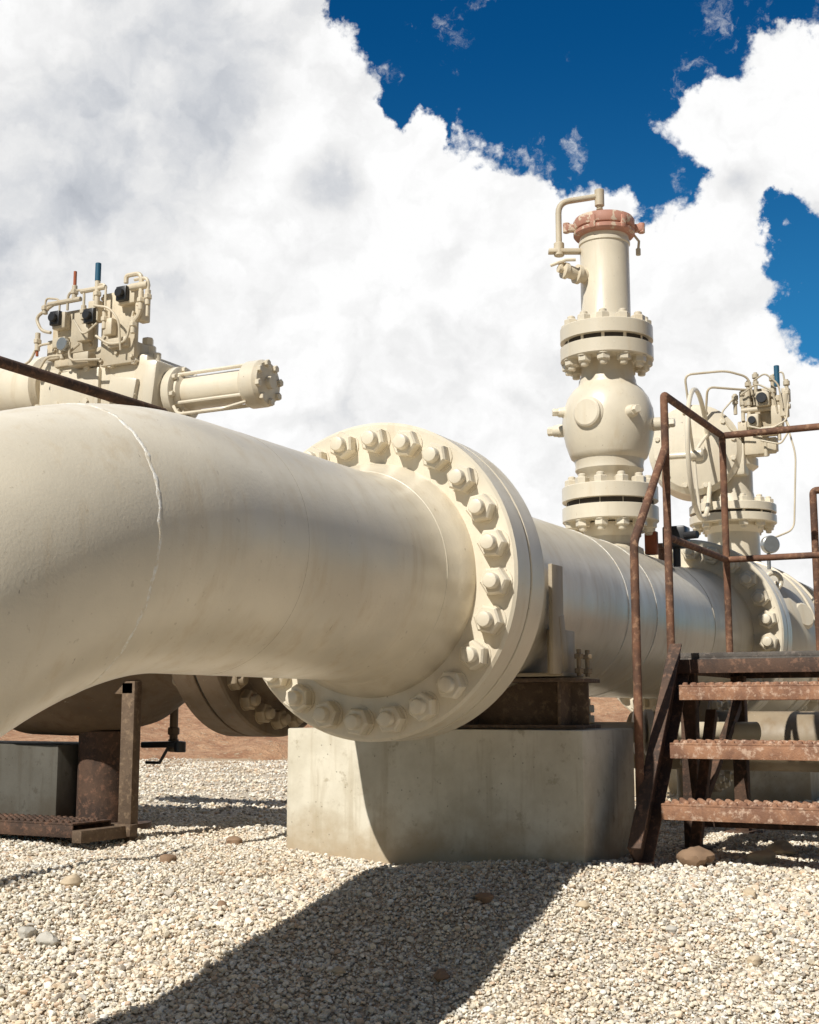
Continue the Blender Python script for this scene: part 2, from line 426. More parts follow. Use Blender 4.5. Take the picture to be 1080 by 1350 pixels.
b.box((.30,4.83,2.28),(.08,.07,.09),None,.006); b.box((.12,4.84,2.40),(.06,.08,.10),None,.006)
for dx,z0,z1 in ((.17,2.38,2.72),(.22,2.6,2.77),(.33,2.5,2.74),(.36,2.3,2.6),(.42,2.5,2.70),(.13,2.45,2.66),(.27,2.2,2.4),(.08,2.5,2.64)):
    b.cyl((dx,4.8,z0),(dx,4.8,z1),.013,12); b.cyl((dx,4.8,z1-.04),(dx,4.8,z1-.01),.022,12); b.hexn((dx,4.8,(z0+z1)/2),Z,.02,.025)
b.cyl((.12,4.8,2.52),(.44,4.8,2.52),.018,12); b.cyl((.40,4.8,2.45),(.40,4.8,2.60),.032,14); b.cyl((.15,4.83,2.25),(.33,4.83,2.25),.03,12)
b.box((.2,4.86,2.3),(.14,.12,.16),None,.01)
b.out('control_manifold',bv,CREAM2)
b=B()
b.tube([(-.2,4.7,2.5),(-.2,4.6,2.76),(.05,4.7,2.78),(.18,4.78,2.74),(.2,4.8,2.6)],.008,8,smooth=.05)
b.tube([(-.1,4.7,2.42),(-.05,4.6,2.66),(.1,4.75,2.66),(.16,4.8,2.66)],.008,8,smooth=.05)
b.tube([(.4,4.8,2.45),(.46,4.8,2.2),(.44,4.75,1.7),(.3,4.6,1.62)],.006,8,smooth=.06)
b.tube([(.33,4.8,2.74),(.4,4.8,2.76),(.42,4.8,2.6)],.006,8,smooth=.03)
b.tube([(.13,4.76,2.62),(.24,4.74,2.68),(.34,4.74,2.62),(.36,4.78,2.48)],.006,8,smooth=.03)
b.tube([(.18,4.74,2.4),(.3,4.74,2.36),(.42,4.76,2.42),(.43,4.8,2.6)],.006,8,smooth=.03)
b.tube([(.22,4.74,2.70),(.3,4.72,2.74),(.38,4.74,2.66),(.40,4.76,2.5)],.006,8,smooth=.03)
b.tube([(.08,4.76,2.6),(.0,4.72,2.5),(.06,4.74,2.38),(.2,4.76,2.34)],.006,8,smooth=.04)
b.tube([(.25,4.75,2.3),(.38,4.74,2.26),(.44,4.76,2.36),(.40,4.78,2.46)],.006,8,smooth=.03)
b.out('tubing',bv,CREAM2)
b=B(); b.cyl((.36,4.8,2.66),(.36,4.8,2.80),.018,14); b.out('blue_cap',bv,BLUE)
b=B(); b.cyl((.27,4.745,2.58),(.27,4.72,2.58),.035,20); b.out('dial',bv,BLACK)
b=B(); b.cyl((.2,4.75,2.44),(.2,4.73,2.44),.025,20); b.out('dial',bv,BLACK)
b=B(); b.cyl((.36,4.35,1.41),(.36,4.35,1.52),.012,10); g=Vector((.36,4.35,1.56)); b.cyl(g,g+Vector((.03,-.04,0)),.055,28); b.out('pressure_gauge',bv,STEEL)

# ------------------------------------------------ SIDE LINE (runs along -X at y=1)
SY=1.0; FX=-1.0
sl=thing('branch_pipeline','weathered branch line, coloured dark for shade, with flanged valve below the main pipe','pipeline',(-1.3,SY,0))
b=B(); b.tube([(-.34,SY,AX),(-.8,SY,AX),(-.93,SY,AX),(FX,SY,AX)],[.3,.3,.36,.40],64); b.out('pipe',sl,SHADEP)
F=flangepair(sl,(FX,SY,AX),-X,.545,.112,.012,.3,mat=SHADEP); boltring(F,(FX,SY,AX),-X,.47,24,.042,.236,phase=.07,mat=SAD)
b=B()
b.rev([(.40,.24),(.39,.32),(.36,.40),(.37,.52),(.42,.62),(.50,.76),(.545,.97),(.55,1.17),(.545,1.37),(.50,1.56),(.42,1.68),(.37,1.76),(.36,1.84),(.40,1.97)],(FX,SY,AX),-X,80)
b.rev([(.16,.3),(.15,.5),(.15,.75),(.19,.77),(.19,.80),(.12,.82),(.12,1.05)],(-2.15,SY,AX),Z,32)
b.out('valve_body',sl,SHADEP)
F=flangepair(sl,(-2.97,SY,AX),-X,.535,.112,.012,.3,mat=SHADEP); boltring(F,(-2.97,SY,AX),-X,.47,24,.044,.236,mat=SHADEP)
b=B(); b.tube([(-3.2,SY,AX),(-3.4,SY,AX),(-9,SY,AX)],[.4,.37,.37],48); b.out('pipe',sl,SHADEP)
b=B(); b.rev([(.22,.0),(.22,.05),(.12,.055),(.12,.46)],(-1.96,SY,0),Z,28); b.out('support_leg',sl,RUSTD)

# actuator
ac=thing('valve_actuator','cream hydraulic valve actuator with control panels and tubing','actuator',(-2.1,SY,1.9))
b=B()
b.rev([(.12,0),(.15,.02),(.155,.03),(.155,1.2),(.17,1.21),(.17,1.25),(.14,1.27)],(-3.62,SY,2.12),X,48)
b.out('spring_can',ac,CREAM)
b=B()
b.box((-1.99,SY,2.07),(.66,.30,.24),None,.02); b.box((-2.1,SY-.02,2.19),(.42,.26,.05),None,.01)
b.box((-1.68,SY-.03,2.02),(.14,.26,.28),Matrix.Rotation(.12,3,'Y'),.03)
b.box((-2.08,SY-.155,2.06),(.3,.03,.18),None,.01); b.box((-1.78,SY-.16,2.02),(.16,.05,.12),Matrix.Rotation(.2,3,'Y'),.01)
for xx in(-2.3,-2.18,-2.0,-1.86,-1.72): 
    b.hexn((xx,SY-.15,2.15),-Y,.018,.03); b.hexn((xx,SY-.15,1.99),-Y,.018,.03)
b.cyl((-1.95,SY,2.2),(-1.95,SY,2.28),.07,24); b.cyl((-1.74,SY-.05,2.13),(-1.74,SY-.05,2.25),.04,16)
b.hexn((-1.74,SY-.05,2.25),Z,.028,.04); b.cyl((-1.66,SY-.08,2.12),(-1.66,SY-.08,2.20),.02,12)
b.cyl((-2.15,SY,1.80),(-2.15,SY,1.98),.18,24)
b.out('yoke_housing',ac,CREAM)
b=B()
b.rev([(.125,0),(.13,.01),(.13,.045),(.12,.05)],(-1.60,SY,2.01),X,32)
b.rev([(.10,0),(.10,.03),(.078,.04),(.078,.37),(.100,.375),(.108,.387),(.108,.455),(.095,.475),(.03,.478),(.028,.50),(0,.501)],(-1.565,SY,2.01),X,40)
for k in range(8):
    a=k*math.pi/4+.2; v=Vector((0,math.cos(a),math.sin(a)))
    b.hexn(Vector((-1.555,SY,2.01))+v*.112,X,.014,.02)
    b.hexn(Vector((-1.095,SY,2.01))+v*.088,X,.018,.02)
for a in (.6,2.2,3.8,5.4):
    v=Vector((0,math.cos(a),math.sin(a)))*.098
    b.cyl(Vector((-1.56,SY,2.01))+v,Vector((-1.17,SY,2.01))+v,.009,8)
b.tube([(-1.54,SY-.1,1.93),(-1.5,SY-.12,1.885),(-1.25,SY-.12,1.885),(-1.17,SY-.06,1.92)],.008,8,smooth=.03)
b.tube([(-1.52,SY-.05,1.93),(-1.52,SY-.05,1.86),(-1.40,SY-.05,1.84)],.007,8,smooth=.02)
b.out('hydraulic_cylinder',ac,CREAM)
PX=.19
def sx(p): return (p[0]+PX,p[1],2.15+(p[2]-2.15)*(.88 if p[2]>2.15 else 1))
b=B()
py=SY-.17
b.box(sx((-2.0,py,2.34)),(.20,.03,.35)); b.box(sx((-1.93,py-.02,2.50)),(.10,.06,.09),None,.006)
b.box(sx((-2.27,py,2.36)),(.26,.03,.21)); b.box(sx((-2.12,py-.03,2.44)),(.06,.05,.10))
b.box(sx((-2.33,py-.03,2.42)),(.08,.05,.08),None,.006); b.box(sx((-2.18,py-.03,2.33)),(.07,.05,.08),None,.006)
b.box(sx((-1.98,py-.025,2.25)),(.11,.04,.045),None,.006); b.box(sx((-2.15,py+.05,2.22)),(.5,.10,.07),None,.01)
b.box(sx((-2.33,py-.02,2.30)),(.08,.06,.05),None,.006); b.box(sx((-2.03,py-.03,2.34)),(.05,.05,.08),None,.006)
b.box(sx((-1.86,py-.01,2.40)),(.045,.06,.09),None,.006); b.box(sx((-2.2,py-.02,2.19)),(.12,.07,.06),None,.006)
b.box(sx((-2.40,py+.03,2.28)),(.08,.08,.10),None,.01)
for xx,zz in((-2.09,2.17),(-1.91,2.17),(-2.09,2.51),(-2.38,2.27),(-2.16,2.27),(-2.0,2.2)): b.hexn(sx((xx,py-.015,zz)),-Y,.010,.012)
b.out('control_panel',ac,CREAM2)
b=B()
T=lambda p,r=.006,sm=.035: b.tube([sx(k) for k in p],r*.8,8,smooth=sm)
q=py-.05
T([(-2.33,q,2.47),(-2.33,q,2.54),(-2.42,q,2.56),(-2.42,q,2.50)]); T([(-2.28,q,2.47),(-2.28,q,2.57),(-2.18,q,2.57),(-2.18,q,2.38)],.008)
T([(-2.12,q,2.50),(-2.12,q,2.58),(-2.05,q,2.58),(-2.05,q,2.40)],.007); T([(-1.93,q,2.56),(-1.93,q,2.60),(-1.84,q,2.60),(-1.84,q,2.38),(-1.89,q,2.33)],.014)
T([(-2.1,q,2.30),(-2.02,q,2.24),(-1.92,q,2.24),(-1.88,q,2.40)],.008); T([(-2.45,q,2.15),(-2.40,q,2.23),(-2.28,q,2.22),(-2.2,q,2.27)],.008)
T([(-2.38,q,2.30),(-2.46,q,2.30),(-2.50,q,2.22),(-2.7,q+.1,2.22)],.008); T([(-1.80,q,2.36),(-1.80,q,2.57),(-1.88,q,2.57)],.010)
T([(-2.24,q-.02,2.28),(-2.24,q-.02,2.18),(-2.05,q-.02,2.16)],.008); T([(-2.38,q,2.36),(-2.44,q,2.38),(-2.48,q,2.46),(-2.36,q,2.52)],.010)
T([(-2.1,q-.02,2.46),(-2.0,q-.03,2.43),(-1.95,q-.02,2.36),(-1.95,q,2.20)],.007)
T([(-2.22,q-.02,2.40),(-2.15,q-.03,2.30),(-2.08,q-.02,2.36)],.006)
for xx,zz,hh in ((-2.42,2.47,.05),(-2.24,2.52,.08),(-2.10,2.45,.17),(-2.05,2.33,.1),(-1.84,2.40,.10),(-2.18,2.4,.08),(-1.80,2.42,.08),(-2.3,2.2,.07),(-2.46,2.27,.10),(-1.88,2.28,.09)):
    b.cyl(sx((xx,q,zz)),sx((xx,q,zz+hh)),.013,12); b.hexn(sx((xx,q,zz+hh*.4)),Z,.019,.022)
b.cyl(sx((-1.90,q,2.53)),sx((-1.80,q,2.53)),.018,12); b.cyl(sx((-2.2,q,2.56)),sx((-2.05,q,2.56)),.012,10); b.cyl(sx((-2.4,q,2.52)),sx((-2.2,q,2.52)),.012,10)
b.out('tubing',ac,CREAM2)
for xx,zz in((-2.34,2.43),(-1.94,2.50),(-2.13,2.41)):
    b=B(); b.box(sx((xx,q-.01,zz)),(.06,.03,.07),None,.006); b.cyl(sx((xx,q-.02,zz)),sx((xx,q-.045,zz)),.022,20); b.out('dial',ac,BLACK)
b=B(); b.cyl(sx((-2.10,q,2.60)),sx((-2.10,q,2.70)),.014,14); b.out('blue_cap',ac,BLUE)
b=B(); b.cyl(sx((-2.24,q,2.59)),sx((-2.24,q,2.68)),.008,10); b.out('orange_handle',ac,ORANGE)
b=B(); b.cyl(sx((-2.46,q,2.24)),sx((-2.46,q,2.34)),.007,10); b.out('orange_handle',ac,ORANGE)
b=B(); b.cyl(sx((-2.27,q-.02,2.27)),sx((-2.27,q-.045,2.27)),.032,24); b.out('pressure_gauge',ac,STEEL)

# ------------------------------------------------ CONCRETE PIERS
def pier(x0,x1,y0,y1,z1,label,mat=CONC,grp='concrete piers under the pipes'):
    b=B(); b.box(((x0+x1)/2,(y0+y1)/2,(z1-.35)/2),(x1-x0,y1-y0,z1+.35),None,.006)
    o=b.out('concrete_pier',None,mat,origin=((x0+x1)/2,(y0+y1)/2,0)); o['label']=label;o['category']='concrete block'; o['group']=grp
pier(-.75,.495,.67,1.24,.485,'weathered concrete block carrying the pipe support beam')
pier(-.65,.50,4.62,5.25,.40,'pale concrete block below the far ball valve')
pier(-3.2,-2.08,.82,1.35,.40,'concrete block beneath the branch valve, darkened in colour for shade',CONC_SHADE)
# ------------------------------------------------ PIPE SUPPORT
ps=thing('pipe_support','brown steel beam and saddle holding pipe on concrete','pipe support',(0,.95,.487))
b=B(); zc=.487; yb=.86
b.box((-.1,yb,zc+.008),(1.10,.26,.014),None,.002); b.box((-.1,yb,zc+.178),(1.10,.26,.014),None,.002); b.box((-.1,yb,zc+.093),(1.10,.012,.156),None,.001)
for xx in(-.55,0,.38): b.box((xx,yb,zc+.093),(.012,.24,.156),None,.001)
b.out('beam',ps,BEAMB)
b=B()
b.box((0,yb-.02,.685),(.80,.22,.014),None,.003)
for s_ in(-1,1):
    b.box((s_*.386,.71,.885),(.016,.11,.40),None,.003)
    b.box((s_*.368,.80,.77),(.05,.16,.16),None,.004)
    b.bar((s_*.390,.78,.70),(s_*.390,.74,.90),.012,.05)
b.out('saddle',ps,SADL)
for s_ in(-1,1):
    for yy in(.82,.91):
        b=B(); b.cyl((s_*.43,yy,.68),(s_*.43,yy,.78),.009,10); b.hexn((s_*.43,yy,.690),Z,.018,.02); b.hexn((s_*.43,yy,.745),Z,.018,.018)
        b.out('anchor_bolt',ps,SAD)

# ------------------------------------------------ STAIRS
st=thing('access_stairs','rusty steel stairs with platform and pipe handrails','stairs',(1.05,1.2,0))
def stringer(x,mat,lab=None):
    b=B(); a=Vector((x,.80,.03)); c=Vector((x,1.38,.77)); d=(c-a).normalized()
    n=Vector((0,-d.z,d.y))
    b.bar(a,c,.010,.15,.002)
    for s_ in(-1,1): b.bar(a+n*(.072*s_)+X*.02,c+n*(.072*s_)+X*.02,.05,.010,.002)
    b.box((x+.01,.80,.012),(.08,.16,.02),None,.002)
    b.out('stringer',st,mat,lab)
stringer(.63,STRD); stringer(1.56,STRD)
def tread(y,z,x0=.69,x1=1.545,dep=.22,mat=TREADR,parent=st,lab=None):
    b=B()
    b.box(((x0+x1)/2,y+dep/2,z-.004),(x1-x0,dep,.008),None,.002)
    b.box(((x0+x1)/2,y+.004,z-.033),(x1-x0,.008,.05),None,.002); b.box(((x0+x1)/2,y+dep-.004,z-.033),(x1-x0,.008,.05),None,.002)
    nx=int((x1-x0)/.035)
    for r_ in range(5):
        for i in range(nx):
            xx=x0+.02+i*.035+(r_%2)*.0175
            if xx<x1-.012: b.rev([(.0125,-.003),(.0125,.002),(.010,.008),(.006,.011),(.004,.006)],(xx,y+.022+r_*.044,z-.001),Z,8)
    return b.out('tread',parent,mat,lab)
tread(.94,.22); tread(1.07,.435); tread(1.21,.652)
b=B()
b.box((1.09,1.86,.757),(.92,.92,.010),None,.002)
for k in range(7): b.box((1.09,1.465+k*.131,.772+.003*math.sin(k*2.3)),(.915,.122,.020),None,.003)
b.out('platform_deck',st,DARKP,'weathered grey brown plank platform')
b=B()
b.box((1.09,1.385,.728),(.94,.012,.055),None,.002); b.box((1.09,2.33,.728),(.94,.012,.055),None,.002)
b.box((.625,1.86,.728),(.012,.95,.055),None,.002); b.box((1.555,1.86,.728),(.012,.95,.055),None,.002)
b.out('platform_frame',st,STRD)
for x,y in((.66,1.46),(1.52,1.46),(.66,2.27),(1.52,2.27)):
    b=B(); b.box((x,y,.35),(.06,.06,.72),None,.003); b.box((x,y,.01),(.14,.14,.02),None,.002); b.out('support_leg',st,RUSTD)
for a_,c_ in (((.66,1.46,.12),(1.52,1.46,.12)),((.66,1.46,.1),(.66,2.27,.6)),((.75,1.15,.02),(.75,1.46,.55))):
    b=B(); b.bar(a_,c_,.04,.04); b.out('brace',st,RUSTD)
b=B(); r=.0165; x=.62
b.tube([(x,.92,.2),(x,.92,1.18),(x,1.36,1.62)],r,12,smooth=.03)
b.tube([(x,1.36,.70),(x,1.36,1.84),(x,2.29,1.84)],r,12,smooth=.02)
b.tube([(x,2.29,.70),(x,2.29,1.84),(1.56,2.29,1.84)],r,12,smooth=.015)
b.tube([(x,1.36,1.25),(x,2.29,1.25),(1.56,2.29,1.25)],r*.9,12,smooth=.01)
b.tube([(1.56,2.29,.70),(1.56,2.29,1.84),(1.56,1.36,1.84),(1.56,1.36,.7)],r,12,smooth=.02)
b.out('handrail',st,RUST,'rusty tubular handrail')
hr=thing('steel_handrail','short rusty handrail beside the far platform','handrail',(1.3,2.75,0),'separate rusty handrails')
b=B(); b.tube([(.94,2.75,.0),(.94,2.75,1.62),(2.0,2.75,1.62),(2.0,2.75,.0)],.018,12,smooth=.02); b.tube([(.94,2.75,1.05),(2.0,2.75,1.05)],.016,12); b.out('rail',hr,RUST)
hl=thing('steel_handrail','dark rusty walkway handrail behind the elbow','handrail',(-1.5,-2.4,0),'separate rusty handrails')
b=B(); b.tube([(-1.5,-4.3,-.4),(-1.5,-4.3,1.87),(-1.5,.78,1.87)],.023,12,smooth=.03); b.tube([(-1.5,-2.6,-.4),(-1.5,-2.6,1.87)],.021,12); b.out('rail',hl,RUSTD)
sf=thing('step_frame','low rusty steel step frame with grated tread','steps',(-2.1,.6,0))
b=B()
b.box((-1.60,.74,.34),(.07,.05,.68),None,.003); b.box((-3.0,.74,.34),(.07,.05,.68),None,.003)
b.box((-2.3,.74,.65),(1.45,.05,.05),None,.003); b.box((-2.3,.72,.05),(1.5,.05,.05),None,.003)
b.box((-1.60,.58,.045),(.05,.32,.05),None,.003)
b.out('frame',sf,BEAMB)
tread(.44,.095,-3.0,-1.64,.24,RUSTD,sf)
dv=thing('drain_valve','small drain valve with black lever hanging under the pipe','valve',(-1.90,1.3,.36))
b=B(); b.cyl((-1.80,1.3,.60),(-1.80,1.3,.42),.02,14); b.hexn((-1.80,1.3,.44),Z,.03,.035); b.cyl((-1.80,1.3,.42),(-1.80,1.3,.36),.025,14); b.out('valve_stem',dv,SHADEP)
b=B(); b.bar((-1.95,1.26,.392),(-1.72,1.26,.398),.045,.03,.008); b.cyl((-1.73,1.26,.36),(-1.73,1.26,.41),.028,14); b.tube([(-1.80,1.26,.38),(-1.84,1.25,.31),(-1.92,1.25,.31)],.008,8); b.out('lever_handle',dv,BLACK)
jb=thing('junction_box','small black instrument box bracketed to the pipe','instrument box',(.2,2.75,1.3))
b=B(); b.box((.25,2.75,1.43),(.12,.10,.11),None,.01); b.cyl((.25,2.75,1.28),(.25,2.75,1.40),.02,12); b.cyl((.31,2.70,1.43),(.38,2.68,1.43),.02,12); b.out('box_body',jb,BLACK)
b=B(); b.box((.14,2.68,1.40),(.06,.05,.12),None,.006); b.out('bracket',jb,ORANGE)

# ------------------------------------------------ ROCKS
def D2(L,D): return (CAM.x+.8854*L-.4648*D, CAM.y+.4648*L+.8854*D)
ROCKM=[simple('rock_grey',(.50,.47,.41),.9),simple('rock_tan',(.56,.45,.31),.9),simple('rock_brown',(.28,.18,.11),.9)]
for i,(L,D,r,mi) in enumerate([(-1.09,4.15,.030,0),(-1.17,4.2,.024,0),(-1.14,4.6,.030,1),(.24,4.35,.024,2),(.09,3.95,.022,2),(1.03,4.95,.055,2),(1.0,4.0,.018,1),(1.30,5.05,.04,1),(.2,4.7,.018,1),(-.9,5.1,.026,2),(-.2,3.95,.016,1),(.55,4.35,.018,1),(1.12,4.5,.022,1),(-.72,5.6,.03,2),(1.45,5.3,.045,1),(-.6,4.4,.015,2),(.8,4.2,.016,0)]):
    x,y=D2(L,D); b=B()
    g=bmesh.ops.create_icosphere(b.bm,subdivisions=3,radius=1)
    sd=random.random()*9
    for v in g['verts']:
        n=v.co.copy(); k=1+.13*math.sin(3*n.x+sd)+.11*math.sin(4*n.y+2*sd)+.09*math.sin(5*n.z+sd*3)+.05*math.sin(9*n.x+7*n.y)
        v.co=Vector((n.x*r*1.3*k,n.y*r*k,n.z*r*.78*k))
    bmesh.ops.rotate(b.bm,cent=(0,0,0),matrix=Matrix.Rotation(random.random()*6,3,'Z'),verts=b.bm.verts[:])
    o=b.out('rock',None,ROCKM[mi],origin=(0,0,0)); o.location=(x,y,float(gh(x,y))+r*.35)
    o['label']=['grey rounded rock lying on the gravel','tan rounded rock lying on the gravel','brown rounded rock lying on the gravel'][mi]; o['category']='rock'; o['group']='loose rocks on the gravel'

# ------------------------------------------------ GROUND
def axis_coords():
    a=list(np.arange(-6,6.001,.09)); s=.12; v=6
    while v<900: s*=1.25; v+=s; a.append(v)
    s=.12; v=-6
    while v>-900: s*=1.25; v-=s; a.insert(0,v)
    return np.array(a)
ac_=axis_coords(); gx,gy=np.meshgrid(ac_,ac_,indexing='ij'); gz=gh(gx,gy)-.004
n=len(ac_); co=np.stack([gx,gy,gz],-1).reshape(-1,3)
idx=np.arange(n*n).reshape(n,n)
fc=np.stack([idx[:-1,:-1],idx[1:,:-1],idx[1:,1:],idx[:-1,1:]],-1).reshape(-1,4)
me=bpy.data.meshes.new('ground'); me.from_pydata(co.tolist(),[],fc.tolist()); 
me.polygons.foreach_set('use_smooth',np.ones(len(me.polygons),bool))
g=bpy.data.objects.new('ground',me); COL.objects.link(g); g['kind']='structure'; g['label']='pale gravel ground turning to dry dirt'
m,t,bs,pos=newmat('gravel_ground')
v1=t.n('ShaderNodeTexVoronoi'); v1.inputs['Scale'].default_value=85; t.l(pos,v1.inputs['Vector'])
sp=t.n('ShaderNodeSeparateColor'); t.l(v1.outputs['Color'],sp.inputs[0])
c=t.mix(sp.outputs[0],(.48,.40,.29),(.80,.73,.60)); c=t.mix(t.m('MULTIPLY',t.mr(sp.outputs[1],.6,.9),.6),c,(.60,.46,.33))
c=t.mix(t.mr(v1.outputs['Distance'],.45,.9),c,(.30,.23,.16))
far=t.m('ADD',t.vm('DISTANCE',pos,(2.1,-3.8,0)),t.m('MULTIPLY',t.noise(pos,.5,5),4))
dirt=t.mix(t.mr(t.noise(pos,1.2,8,.7),.35,.65),(.38,.23,.13),(.56,.43,.28))
c=t.mix(t.mr(far,13,17),c,dirt)
t.l(c,bs.inputs['Base Color']); bs.inputs['Roughness'].default_value=.95
t.l(t.bump(t.m('SUBTRACT',1,v1.outputs['Distance']),.9,.012),bs.inputs['Normal'])
me.materials.append(m)
b=B()
nx_,ny_=260,22; vv=[]
for i in range(nx_):
    L=-45+90*i/(nx_-1); row=[]
    for j in range(ny_):
        u=j/(ny_-1); D=16+u*14+2*math.sin(L*.2)
        h=(.95+.25*math.sin(L*.31)+.15*math.sin(L*.9+1))*math.sin(min(1,u*1.4)*math.pi/2)*(1-max(0,u-.75)*4)
        if j>0: h+=.05*math.sin(L*3.1+u*9)+.03*math.sin(L*7+u*17)+random.uniform(-.04,.08)
        else: h=-.12
        x,y=D2(L,D); row.append(b.bm.verts.new((x,y,h-.03)))
    vv.append(row)
for i in range(nx_-1):
    for j in range(ny_-1): b.bm.faces.new([vv[i][j],vv[i+1][j],vv[i+1][j+1],vv[i][j+1]])
m,t,bs,pos=newmat('red_dirt')
c=t.mix(t.mr(t.noise(pos,2.5,9,.75),.35,.65),(.40,.19,.095),(.66,.39,.22)); c=t.mix(t.mr(t.noise(pos,14,6,.7),.56,.66),c,(.64,.51,.34))
t.l(c,bs.inputs['Base Color']); bs.inputs['Roughness'].default_value=.95; t.l(t.bump(t.noise(pos,9,8,.7),.9,.12),bs.inputs['Normal'])
o=b.out('dirt_berm',None,m,ang=70); o['kind']='structure'; o['label']='low reddish dirt berm behind the station'

# ------------------------------------------------ GRAVEL (one stuff object)
def templates(sub,n):
    T=[]
    for k in range(n):
        bm=bmesh.new(); bmesh.ops.create_icosphere(bm,subdivisions=sub,radius=1)
        V=np.array([v.co[:] for v in bm.verts]); Fc=np.array([[v.index for v in f.verts] for f in bm.faces]); bm.free()
        if sub==1: V=V+rng.normal(0,.10,V.shape)
        for _ in range(8):
            nn=rng.normal(size=3); nn/=np.linalg.norm(nn); d=rng.uniform(.42,.82)
            s_=V@nn; over=np.clip(s_-d,0,None); V=V-over[:,None]*nn
        V*=np.array([1.35,1.05,.85])*rng.uniform(.8,1.2,3); T.append((V,Fc))
    return T
Tn=templates(2,12); Tf=templates(1,12)
allV=[];allF=[];allC=[];off=0
pal=np.array([(.87,.81,.69),(.78,.70,.56),(.90,.87,.79),(.58,.52,.44),(.68,.52,.38),(.80,.66,.50),(.38,.33,.27),(.85,.76,.61),(.66,.62,.55)])
pw=np.array([.2,.17,.18,.09,.05,.09,.05,.12,.07]); pw/=pw.sum()
def scatter(N,D0,D1,T,r0,r1,kk=.36,mg=.5):
    global off
    D=rng.uniform(D0,D1,N*3); w=kk*D+mg; keep=rng.uniform(0,kk*D1+mg,N*3)<w; D=D[keep][:N]
    N=len(D); L=rng.uniform(-1,1,N)*(kk*D+mg)
    x=CAM.x+.8854*L-.4648*D; y=CAM.y+.4648*L+.8854*D
    pf=.5+.5*np.sin(2.7*x+1.1*y+.5)*np.sin(2.1*y-1.6*x+2)
    rr=(r0+(r1-r0)*rng.beta(1.4,4.0,N))*(1-.28*pf)
    z=gh(x,y)+rng.uniform(-.2,.7,N)*rr
    ins=(x>-.75)&(x<.495)&(y>.67)&(y<1.24)
    a=rng.uniform(0,2*np.pi,N); tilt=rng.normal(0,.5,N)
    ti=rng.integers(0,len(T),N); ci=rng.choice(len(pal),N,p=pw)
    for k,(V,Fc) in enumerate(T):
        s_=np.where((ti==k)&~ins)[0]
        ca,sa=np.cos(a[s_]),np.sin(a[s_]); ct,stt=np.cos(tilt[s_]),np.sin(tilt[s_])
        vx=V[None,:,0]*rr[s_][:,None]; vy=V[None,:,1]*rr[s_][:,None]; vz=V[None,:,2]*rr[s_][:,None]
        vy2=vy*ct[:,None]-vz*stt[:,None]; vz2=vy*stt[:,None]+vz*ct[:,None]
        X_=vx*ca[:,None]-vy2*sa[:,None]+x[s_][:,None]; Y_=vx*sa[:,None]+vy2*ca[:,None]+y[s_][:,None]; Z_=vz2+z[s_][:,None]
        P_=np.stack([X_,Y_,Z_],-1).reshape(-1,3).astype(np.float32); allV.append(P_)
        nv=len(V); F_=(Fc[None]+(np.arange(len(s_))*nv)[:,None,None]+off).reshape(-1,3); allF.append(F_.astype(np.int32))
        cc=pal[ci[s_]]*rng.uniform(.80,1.08,(len(s_),1)); cc=np.repeat(cc,nv,0); allC.append(np.concatenate([cc,np.ones((len(cc),1))],1).astype(np.float32))
        off+=len(P_)
scatter(6000,2.2,3.4,Tf,.005,.018)
scatter(28000,3.3,4.6,Tn,.004,.0165)
scatter(40000,3.3,4.6,Tf,.003,.0085)
scatter(80000,4.6,7.2,Tf,.004,.0155)
scatter(34000,7.2,15,Tf,.008,.024,.34,.3)
V=np.concatenate(allV);Fx=np.concatenate(allF);C=np.concatenate(allC)
me=bpy.data.meshes.new('gravel'); me.vertices.add(len(V)); me.vertices.foreach_set('co',V.ravel())
me.loops.add(len(Fx)*3); me.loops.foreach_set('vertex_index',Fx.ravel()); me.polygons.add(len(Fx))
me.polygons.foreach_set('loop_start',np.arange(0,len(Fx)*3,3,dtype=np.int32)); me.polygons.foreach_set('loop_total',np.full(len(Fx),3,np.int32))
me.update()
me.polygons.foreach_set('use_smooth',np.zeros(len(Fx),bool))
ca=me.color_attributes.new('Col','FLOAT_COLOR','POINT'); ca.data.foreach_set('color',C.ravel())
gr=bpy.data.objects.new('gravel',me); COL.objects.link(gr); gr['kind']='stuff'; gr['label']='loose pale beige and grey crushed gravel'
m,t,bs,pos=newmat('gravel_stones')
at=t.n('ShaderNodeVertexColor'); at.layer_name='Col'
c=t.mix(t.mr(t.noise(pos,140,2,.7),.35,.7),at.outputs[0],(.90,.88,.84),'MULTIPLY')
pt=t.m('MULTIPLY',t.mr(t.noise(pos,1.6,4,.6),.48,.68),.4)
c=t.mix(pt,c,t.mix(1.0,c,(.95,.83,.68),'MULTIPLY'))
t.l(c,bs.inputs['Base Color']); bs.inputs['Roughness'].default_value=.88
me.materials.append(m)

# ------------------------------------------------ WORLD
SX,SYD=.19,1.0   # shadow offset per unit height
sund=Vector((SX,SYD,-1)).normalized()
el=math.asin(-sund.z); rot=math.atan2(-sund.x,-sund.y)
w=bpy.data.worlds.new('World'); S.world=w; w.use_nodes=True
w.node_tree.nodes.clear(); t=NT(w.node_tree)
sky=t.n('ShaderNodeTexSky',sky_type='NISHITA',sun_disc=False,sun_elevation=el,sun_rotation=rot%(2*math.pi))
sky.air_density=1.0; sky.dust_density=.2; sky.ozone_density=3.0
dirn=t.n('ShaderNodeTexCoord').outputs['Generated']
sepd=t.n('ShaderNodeSeparateXYZ'); t.l(dirn,sepd.inputs[0])
tint=t.mix(t.mr(sepd.outputs[2],.50,.26),(.02,.40,.70),(.13,.62,.86))
bg1=t.n('ShaderNodeBackground'); bg1.inputs[1].default_value=.10
deep=t.mix(1.0,sky.outputs[0],tint,'MULTIPLY')
